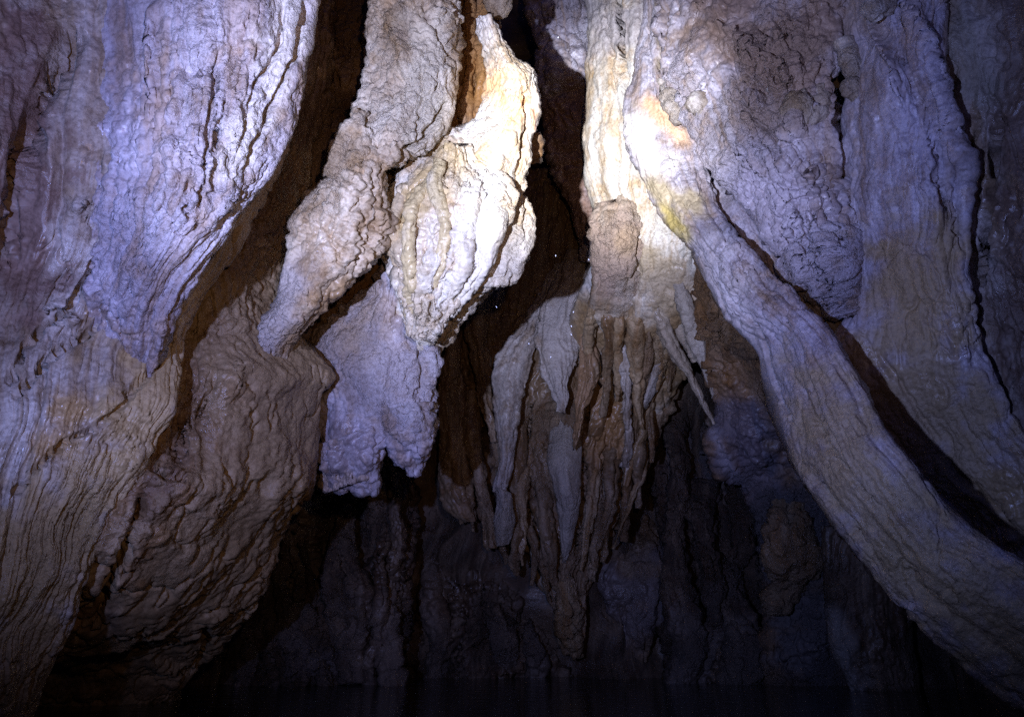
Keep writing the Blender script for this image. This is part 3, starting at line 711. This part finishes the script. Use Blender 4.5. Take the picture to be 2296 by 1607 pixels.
# far fluted walls standing in the water
def far(name, L_, R__, Y, label, cat, m=M_dark, fl=0.26, tints=(), folds=(), **kw):
    o_root = thing(name, label, cat, (*L_[-1], -9.0))
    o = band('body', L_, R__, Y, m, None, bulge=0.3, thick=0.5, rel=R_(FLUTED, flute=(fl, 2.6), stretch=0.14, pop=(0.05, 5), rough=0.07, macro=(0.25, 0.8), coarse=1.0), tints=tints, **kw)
    rnd = random.Random(len(folds) + int(L_[0][0]))
    for f in folds:
        Yf = abs(Y if not hasattr(Y, '__len__') else Y[-1]) - 0.35
        (x0, y0), (x1, y1), w = f
        x0 += rnd.uniform(-22, 22); x1 += rnd.uniform(-14, 14); y0 += rnd.uniform(-60, 160); w *= rnd.uniform(0.55, 1.5)
        pts = [(x0 + (x1 - x0) * t + 7 * math.sin(9 * t + x0), y0 + (y1 - y0) * t, -(Yf + 0.25 * (t < .1) + 0.12 * math.sin(5 * t + x0)), w * (0.6 + 0.5 * t + 0.25 * math.sin(7 * t + x0 * 3))) for t in np.linspace(0, 1, 8)]
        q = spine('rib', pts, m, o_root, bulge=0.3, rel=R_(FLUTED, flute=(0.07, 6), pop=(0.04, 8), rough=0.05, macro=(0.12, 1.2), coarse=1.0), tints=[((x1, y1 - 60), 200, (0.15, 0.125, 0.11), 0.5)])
    o.parent = o_root; o.location = np.array(o.location) - np.array(o_root.location); o.name = 'body'
    return o_root
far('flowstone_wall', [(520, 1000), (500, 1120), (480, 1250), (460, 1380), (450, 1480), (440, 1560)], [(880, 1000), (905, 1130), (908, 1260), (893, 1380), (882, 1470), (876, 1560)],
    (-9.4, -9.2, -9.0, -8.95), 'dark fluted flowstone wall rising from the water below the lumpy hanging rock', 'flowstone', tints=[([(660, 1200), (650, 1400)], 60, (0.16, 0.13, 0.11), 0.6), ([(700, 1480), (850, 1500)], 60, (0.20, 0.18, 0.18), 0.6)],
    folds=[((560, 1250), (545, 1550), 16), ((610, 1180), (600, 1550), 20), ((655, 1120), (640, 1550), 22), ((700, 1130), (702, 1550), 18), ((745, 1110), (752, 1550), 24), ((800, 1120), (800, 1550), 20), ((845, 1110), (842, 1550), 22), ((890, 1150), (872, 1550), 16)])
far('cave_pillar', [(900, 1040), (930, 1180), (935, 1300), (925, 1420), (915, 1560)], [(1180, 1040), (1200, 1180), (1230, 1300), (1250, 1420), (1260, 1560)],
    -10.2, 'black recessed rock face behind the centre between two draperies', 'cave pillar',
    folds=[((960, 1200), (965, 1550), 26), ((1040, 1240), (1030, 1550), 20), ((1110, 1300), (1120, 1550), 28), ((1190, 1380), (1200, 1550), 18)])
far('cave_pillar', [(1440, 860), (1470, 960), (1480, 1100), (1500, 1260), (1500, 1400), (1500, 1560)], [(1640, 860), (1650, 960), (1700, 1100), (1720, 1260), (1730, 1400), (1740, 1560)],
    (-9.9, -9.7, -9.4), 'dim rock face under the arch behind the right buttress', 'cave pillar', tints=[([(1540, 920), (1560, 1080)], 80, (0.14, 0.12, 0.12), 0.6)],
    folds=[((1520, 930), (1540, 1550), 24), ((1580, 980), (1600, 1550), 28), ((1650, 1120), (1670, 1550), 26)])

# ------------------------------------------------------------------ right side
rp = thing('rock_pillar', 'brilliant white torchlit pillar right of the dark gap', 'cave pillar', (1400, 660, 8.0))
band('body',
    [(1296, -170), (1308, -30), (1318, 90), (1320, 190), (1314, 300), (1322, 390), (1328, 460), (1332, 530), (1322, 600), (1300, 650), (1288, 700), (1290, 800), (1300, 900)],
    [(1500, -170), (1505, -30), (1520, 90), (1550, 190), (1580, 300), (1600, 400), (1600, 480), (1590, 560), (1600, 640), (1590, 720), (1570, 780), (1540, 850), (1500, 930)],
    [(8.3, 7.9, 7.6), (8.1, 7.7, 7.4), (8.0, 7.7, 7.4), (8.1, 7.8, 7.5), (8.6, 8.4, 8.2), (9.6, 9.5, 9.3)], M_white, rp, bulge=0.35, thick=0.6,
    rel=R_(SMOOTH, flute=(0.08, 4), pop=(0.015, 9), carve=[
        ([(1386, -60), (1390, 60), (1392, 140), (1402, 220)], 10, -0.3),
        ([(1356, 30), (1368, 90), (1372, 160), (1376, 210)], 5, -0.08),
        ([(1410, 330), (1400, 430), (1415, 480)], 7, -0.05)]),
    tints=[([(1470, -100), (1450, 60), (1330, 60)], 90, (0.40, 0.36, 0.35), 0.75), ([(1440, 190), (1450, 240)], 30, (0.66, 0.45, 0.28), 0.7), ([(1460, 600), (1500, 680)], 70, (0.44, 0.35, 0.22), 0.8), ([(1320, 730), (1440, 790), (1540, 800)], 130, (0.25, 0.165, 0.08), 0.9), ([(1340, 560), (1320, 640)], 40, (0.55, 0.55, 0.56), 0.6)])  # greyer top: weaker light above the beam put into the colour
spine('knob', [(1380, 452, 7.85, 34), (1386, 482, 7.66, 55), (1390, 540, 7.62, 60), (1391, 600, 7.75, 60), (1389, 650, 7.98, 56), (1386, 700, 8.3, 50), (1382, 760, 8.9, 44)], M_cream, rp, bulge=0.2,
      rel=R_(POPCORN, pop=(0.03, 12), pop2=(0.018, 24), carve=[([(1440, 500), (1432, 560), (1428, 600), (1410, 640)], 7, -0.08), ([(1345, 600), (1340, 660)], 6, -0.06)]),
      tints=[((1385, 560), 130, (0.46, 0.34, 0.26), 0.8), ((1400, 540), 40, (0.55, 0.38, 0.22), 0.6)])

# rocky pillar behind the right buttress
ip = thing('rock_pillar', 'rough dark brown pillar half hidden behind the long right buttress', 'cave pillar', (1730, 1540, 8.0))
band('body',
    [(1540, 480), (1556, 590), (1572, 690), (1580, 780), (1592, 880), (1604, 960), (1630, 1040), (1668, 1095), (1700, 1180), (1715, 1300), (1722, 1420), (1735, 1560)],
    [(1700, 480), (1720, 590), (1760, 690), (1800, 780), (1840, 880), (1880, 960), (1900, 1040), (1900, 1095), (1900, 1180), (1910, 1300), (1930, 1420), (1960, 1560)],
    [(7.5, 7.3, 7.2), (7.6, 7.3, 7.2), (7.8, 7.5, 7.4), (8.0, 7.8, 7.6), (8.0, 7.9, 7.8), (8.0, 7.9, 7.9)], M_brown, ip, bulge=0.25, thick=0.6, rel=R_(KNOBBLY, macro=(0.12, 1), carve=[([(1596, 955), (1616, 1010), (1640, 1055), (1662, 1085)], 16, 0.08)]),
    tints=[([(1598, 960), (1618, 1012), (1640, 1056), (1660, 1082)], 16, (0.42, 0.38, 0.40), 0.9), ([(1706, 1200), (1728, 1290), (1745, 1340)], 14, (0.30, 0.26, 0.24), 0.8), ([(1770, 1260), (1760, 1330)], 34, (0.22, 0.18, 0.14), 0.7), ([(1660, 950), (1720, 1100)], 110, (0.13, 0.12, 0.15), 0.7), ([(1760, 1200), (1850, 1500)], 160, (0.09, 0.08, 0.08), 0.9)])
spine('hanging_lobe', [(1775, 1120, 7.8, 26), (1768, 1190, 7.6, 42), (1776, 1260, 7.55, 48), (1766, 1315, 7.6, 32), (1744, 1350, 7.66, 14), (1738, 1366, 7.7, 5)], M_umber, ip, bulge=0.25, rel=KNOBBLY)
o = band('flowstone_spur', [(1836, 1180), (1846, 1280), (1850, 1380), (1858, 1450), (1885, 1510), (1912, 1560)], [(2000, 1180), (2030, 1280), (2040, 1380), (2040, 1450), (2050, 1510), (2060, 1560)],
         (7.4, 7.3, 7.2, 7.2), M_dark, None, bulge=0.2, thick=0.4, rel=R_(FLUTED, flute=(0.06, 5)), tints=[([(1870, 1400), (1910, 1530)], 40, (0.24, 0.22, 0.20), 0.7)])
tag(o, 'low dark flowstone spur dipping into the water below the right buttress', 'flowstone')

# recess wall between the hanging panel and the buttress
o = band('cave_wall', [(1450, -170), (1480, 100), (1540, 300), (1600, 450), (1700, 560), (1800, 680), (1880, 820), (1960, 960), (2080, 1100), (2240, 1260)],
         [(2100, -170), (2100, 100), (2060, 300), (1980, 450), (1940, 560), (1950, 680), (2010, 820), (2110, 960), (2230, 1100), (2380, 1260)],
         [(7.2, 6.2, 5.6), (6.9, 6.1, 5.6), (5.95, 5.7, 5.7), (5.5, 5.5, 5.75), (5.4, 5.5, 5.8), (5.4, 5.5, 5.8)], M_mauve, None, bulge=0.05, thick=0.5, rel=SMOOTH)
struct(o)

# knobbly hanging panel
hp = thing('hanging_rock', 'mauve hanging rock panel with coral-like brown crust above and a pointed lower corner', 'hanging rock', (1886, 705, 5.3))
band('body',
    [(1510, -170), (1492, -40), (1500, 60), (1508, 160), (1530, 250), (1590, 350), (1655, 430), (1715, 510), (1780, 590), (1840, 655), (1876, 705)],
    [(1880, -170), (1885, -40), (1880, 60), (1872, 160), (1876, 250), (1880, 350), (1878, 430), (1884, 510), (1888, 590), (1892, 655), (1895, 708)],
    [(6.9, 6.0, 5.7), (6.7, 5.8, 5.5), (6.5, 5.7, 5.4), (6.1, 5.6, 5.35), (5.75, 5.5, 5.3), (5.5, 5.4, 5.3), (5.4, 5.38, 5.35)], M_mauve, hp, bulge=0.16, thick=0.25, power=3,
    rel=R_(KNOBBLY, pop=(0.028, 9), worm=(0.09, 3.4), macro=(0.05, 1.3), flute=(0.03, 4), carve=[
        ([(1640, 110), (1660, 190), (1672, 240), (1710, 280), (1745, 320), (1752, 360)], 9, -0.09),
        ([(1600, 60), (1640, 80), (1700, 120), (1760, 170)], 14, 0.08),
        ([(1870, 160), (1872, 220), (1878, 300), (1880, 420)], 12, -0.10),
        ([(1740, 130), (1720, 180), (1740, 210), (1770, 200), (1760, 160)], 12, 0.09),
        ([(1690, 160), (1700, 200), (1730, 240)], 14, -0.08),
        ([(1770, 400), (1810, 520), (1850, 620)], 10, -0.03),
        ([(1820, 380), (1840, 500), (1868, 640)], 9, 0.05)]),
    tints=[([(1640, 20), (1740, 150), (1850, 60)], 130, (0.22, 0.15, 0.11), 0.85), ([(1720, 260), (1800, 280)], 60, (0.26, 0.20, 0.17), 0.6), ([(1640, 400), (1760, 480), (1830, 600)], 90, (0.50, 0.46, 0.52), 0.7)])
spine('rib', [(1862, 350, 5.3, 8), (1868, 430, 5.25, 13), (1874, 520, 5.22, 13), (1880, 610, 5.22, 12), (1884, 670, 5.25, 10), (1886, 702, 5.3, 4)], M_mauve, hp, bulge=0.09, rel=R_(SMOOTH, macro=(0.02, 2), flute=(0.012, 12)))
for pts in ([(1740, 150, 5.55, 12), (1742, 175, 5.5, 16), (1738, 200, 5.5, 11), (1734, 212, 5.55, 5)], [(1800, 225, 5.4, 12), (1798, 245, 5.36, 20), (1800, 268, 5.36, 19), (1802, 285, 5.42, 7)],
            [(1838, 205, 5.35, 6), (1846, 222, 5.3, 12), (1850, 240, 5.32, 7)], [(1560, 210, 6.05, 14), (1566, 240, 6.0, 18), (1576, 262, 6.05, 8)], [(1500, 170, 6.5, 14), (1512, 215, 6.4, 22), (1524, 250, 6.35, 16), (1534, 272, 6.35, 7)]):
    spine('nodule', pts, M_grey, hp, bulge=0.1, rel=R_(POPCORN, macro=(0.03, 2)))

# right outer sheet
rs = thing('flowstone_sheet', 'tall mauve and tan flowstone sheet filling the upper right, its foot passing behind the buttress', 'flowstone', (2100, 1200, 4.9))
band('body',
    [(1878, -170), (1880, 0), (1884, 130), (1890, 260), (1893, 400), (1897, 540), (1898, 650), (1860, 740), (1860, 850), (1900, 950), (1960, 1040), (2050, 1150), (2170, 1260), (2300, 1360)],
    [(2100, -170), (2095, 0), (2110, 130), (2130, 260), (2150, 400), (2165, 540), (2180, 660), (2205, 760), (2240, 850), (2290, 940), (2360, 1020), (2440, 1090), (2540, 1160), (2640, 1240)],
    [(5.6, 5.0, 4.9), (5.5, 4.95, 4.8), (5.45, 4.9, 4.7), (5.4, 4.95, 4.65), (5.4, 4.95, 4.65), (5.35, 4.95, 4.5), (5.1, 4.7, 4.3), (4.85, 4.4, 4.15)], M_mauve, rs, bulge=0.12, thick=0.3, power=3,
    rel=R_(SMOOTH, flute=(0.05, 4.5), pop=(0.02, 9), stretch=0.09, carve=[
        ([(1940, 0), (1990, 130), (2030, 240)], 10, 0.06), ([(2020, -40), (2080, 130), (2120, 280), (2170, 420), (2190, 600)], 30, 0.09), ([(1990, 60), (2060, 210), (2110, 370), (2140, 520)], 24, -0.05),
        ([(2090, 390), (2130, 480), (2160, 560)], 8, -0.05), ([(1960, 780), (2030, 880), (2110, 1000)], 12, -0.04)]),
    tints=[([(1940, 20), (1960, 200)], 60, (0.30, 0.23, 0.18), 0.6), ([(2020, 560), (2060, 760)], 70, (0.38, 0.28, 0.17), 0.65), ([(2060, 640), (2060, 850), (2200, 1080), (2300, 1200)], 190, (0.32, 0.235, 0.12), 0.75),
           ([(1930, 100), (2100, 350)], 40, (0.48, 0.45, 0.52), 0.5)])
for pts in ([(1958, -10, 4.95, 18), (1972, 10, 4.9, 26), (1978, 40, 4.92, 14)], [(1888, 95, 5.35, 12), (1900, 120, 5.3, 14), (1915, 150, 5.25, 12), (1922, 165, 5.28, 5)], [(1900, 180, 5.25, 6), (1910, 196, 5.2, 11), (1922, 208, 5.22, 6)]):
    spine('nodule', pts, M_grey, rs, bulge=0.1, rel=R_(POPCORN, macro=(0.03, 2)))

# outermost right sheets, dark
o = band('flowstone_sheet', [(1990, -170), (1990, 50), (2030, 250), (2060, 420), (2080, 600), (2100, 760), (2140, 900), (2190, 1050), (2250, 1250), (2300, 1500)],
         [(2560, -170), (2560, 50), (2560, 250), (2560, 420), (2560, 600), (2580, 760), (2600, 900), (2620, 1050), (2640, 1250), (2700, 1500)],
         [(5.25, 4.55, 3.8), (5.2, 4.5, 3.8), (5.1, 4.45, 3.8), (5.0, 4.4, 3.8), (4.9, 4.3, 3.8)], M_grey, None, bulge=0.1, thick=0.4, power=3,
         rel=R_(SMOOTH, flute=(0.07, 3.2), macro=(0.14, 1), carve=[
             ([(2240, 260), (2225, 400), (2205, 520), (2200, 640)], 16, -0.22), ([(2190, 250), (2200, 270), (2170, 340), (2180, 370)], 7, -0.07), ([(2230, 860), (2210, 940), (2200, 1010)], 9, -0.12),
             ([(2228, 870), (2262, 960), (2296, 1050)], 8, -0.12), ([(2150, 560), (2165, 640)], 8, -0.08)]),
         tints=[([(2270, 0), (2290, 500), (2296, 900)], 90, (0.12, 0.08, 0.06), 0.85), ([(2160, 80), (2190, 180)], 80, (0.22, 0.20, 0.16), 0.6)])  # dark right edge: lamp falloff painted into the sheet
tag(o, 'shadowy outermost flowstone sheet along the right edge with a deep vertical cleft', 'flowstone')

# the long right buttress
rbt = thing('flowstone_buttress', 'long smooth pale buttress curving from the bright centre down to the bottom right corner', 'flowstone', (2200, 1600, 4.0))
band('body',
    [(1430, -170), (1446, -60), (1450, 50), (1436, 150), (1404, 240), (1404, 320), (1432, 410), (1486, 490), (1534, 550), (1590, 650), (1640, 725), (1696, 790), (1712, 870), (1734, 960), (1768, 1040), (1802, 1115), (1880, 1240), (1990, 1362), (2130, 1475), (2310, 1600), (2500, 1720)],
    [(1530, -170), (1525, -60), (1520, 50), (1524, 150), (1555, 240), (1580, 330), (1602, 430), (1638, 500), (1668, 550), (1745, 635), (1796, 690), (1838, 735), (1880, 790), (1930, 890), (1968, 960), (2014, 1020), (2100, 1130), (2215, 1225), (2350, 1310), (2500, 1400), (2700, 1500)],
    [(7.5, 7.2, 7.0), (7.3, 7.0, 6.8), (7.1, 6.8, 6.6), (6.6, 6.2, 6.0), (5.9, 5.5, 5.3), (5.4, 4.9, 4.7), (4.9, 4.4, 4.25), (4.4, 4.0, 3.85), (4.0, 3.6, 3.45), (3.6, 3.3, 3.1)], M_mauve, rbt, bulge=0.15, thick=0.6, power=3.6,
    rel=R_(SMOOTH, flute=(0.03, 7), pop=(0.014, 9), stretch=0.07, carve=[
        ([(1480, -60), (1485, 60), (1476, 150), (1480, 220)], 8, -0.10),
        ([(1452, 60), (1456, 140), (1462, 200)], 6, -0.06),
        ([(1620, 650), (1700, 740), (1740, 860), (1780, 960)], 8, -0.045), ([(1720, 740), (1790, 860), (1850, 990)], 10, -0.035),
        ([(1800, 1040), (1870, 1130), (1960, 1240)], 14, -0.05), ([(1840, 960), (1910, 1080), (2000, 1180)], 12, -0.045), ([(1890, 1240), (1990, 1340), (2100, 1420)], 10, -0.05), 
        ([(1580, 330), (1630, 420), (1700, 520), (1760, 600)], 22, -0.06)]),
    tints=[([(1420, 280), (1470, 360)], 50, (0.80, 0.74, 0.66), 0.8), ([(1462, 240), (1520, 300)], 34, (0.66, 0.42, 0.24), 0.85), ([(1490, 470), (1535, 530)], 30, (0.46, 0.36, 0.12), 0.9),
           ([(1470, 420), (1560, 470)], 40, (0.42, 0.34, 0.20), 0.8), ([(1580, 560), (1660, 700), (1740, 880)], 60, (0.52, 0.49, 0.50), 0.6), ([(1840, 960), (1950, 1150), (2140, 1330), (2300, 1450)], 200, (0.36, 0.275, 0.15), 0.75),
           ([(1650, 500), (1780, 620), (1880, 720)], 34, (0.20, 0.22, 0.30), 0.5), ([(1480, -60), (1485, 60), (1480, 150)], 16, (0.28, 0.22, 0.14), 0.8)])

# ------------------------------------------------------------------ falling drops caught by the torch
dm = bpy.data.materials.new('water_drop'); dm.use_nodes = True
b = dm.node_tree.nodes['Principled BSDF']; b.inputs['Base Color'].default_value = (0.9, 0.93, 1, 1); b.inputs['Roughness'].default_value = 0.15
def drop_mesh():
    me = bpy.data.meshes.new('water_drop'); v = []; f = []
    n, m = 8, 6
    for j in range(m + 1):
        a = math.pi * j / m; r = math.sin(a) * 0.006 * (1 - 0.35 * (j < 3)); z = math.cos(a) * 0.011
        for i in range(n): v.append((r * math.cos(2 * math.pi * i / n), r * math.sin(2 * math.pi * i / n), z))
    for j in range(m):
        for i in range(n): f.append((j * n + i, (j + 1) * n + i, (j + 1) * n + (i + 1) % n, j * n + (i + 1) % n))
    me.from_pydata(v, [], f); me.materials.append(dm); me.polygons.foreach_set('use_smooth', [True] * len(f)); return me
dmesh = drop_mesh()
for x, y, D, where in ((1252, 84, 5.0, 'high up in front of the dim wall left of the white pillar'), (1286, 699, 5.2, 'uppermost of three before the grey drapery folds'),
                (1281, 731, 5.1, 'second of three before the grey drapery folds'), (1281, 750, 5.0, 'third of three before the grey drapery folds'),
                (1235, 800, 5.3, 'lowest one, before the grey drapery folds'), (1186, 770, 5.4, 'beside the left edge of the grey drapery folds'),
                (1113, 688, 5.5, 'leftmost, in the black recess below the white mass'), (1320, 582, 5.6, 'at the left edge of the tan knob'),
                (1246, 573, 5.5, 'in the middle of the black gap')):
    o = bpy.data.objects.new('water_drop', dmesh); C.objects.link(o); o.location = tuple(P(x, y, D)); o.rotation_euler = (0, 0.5 * ((x * 7) % 3 - 1), 0); o.scale = (0.6, 0.6, 0.75)
    tag(o, 'tiny water drop ' + where, 'water drop', 'falling drops lit by the torch')
print('tris', sum(len(o.data.polygons) * 2 for o in scene.objects if o.type == 'MESH'))
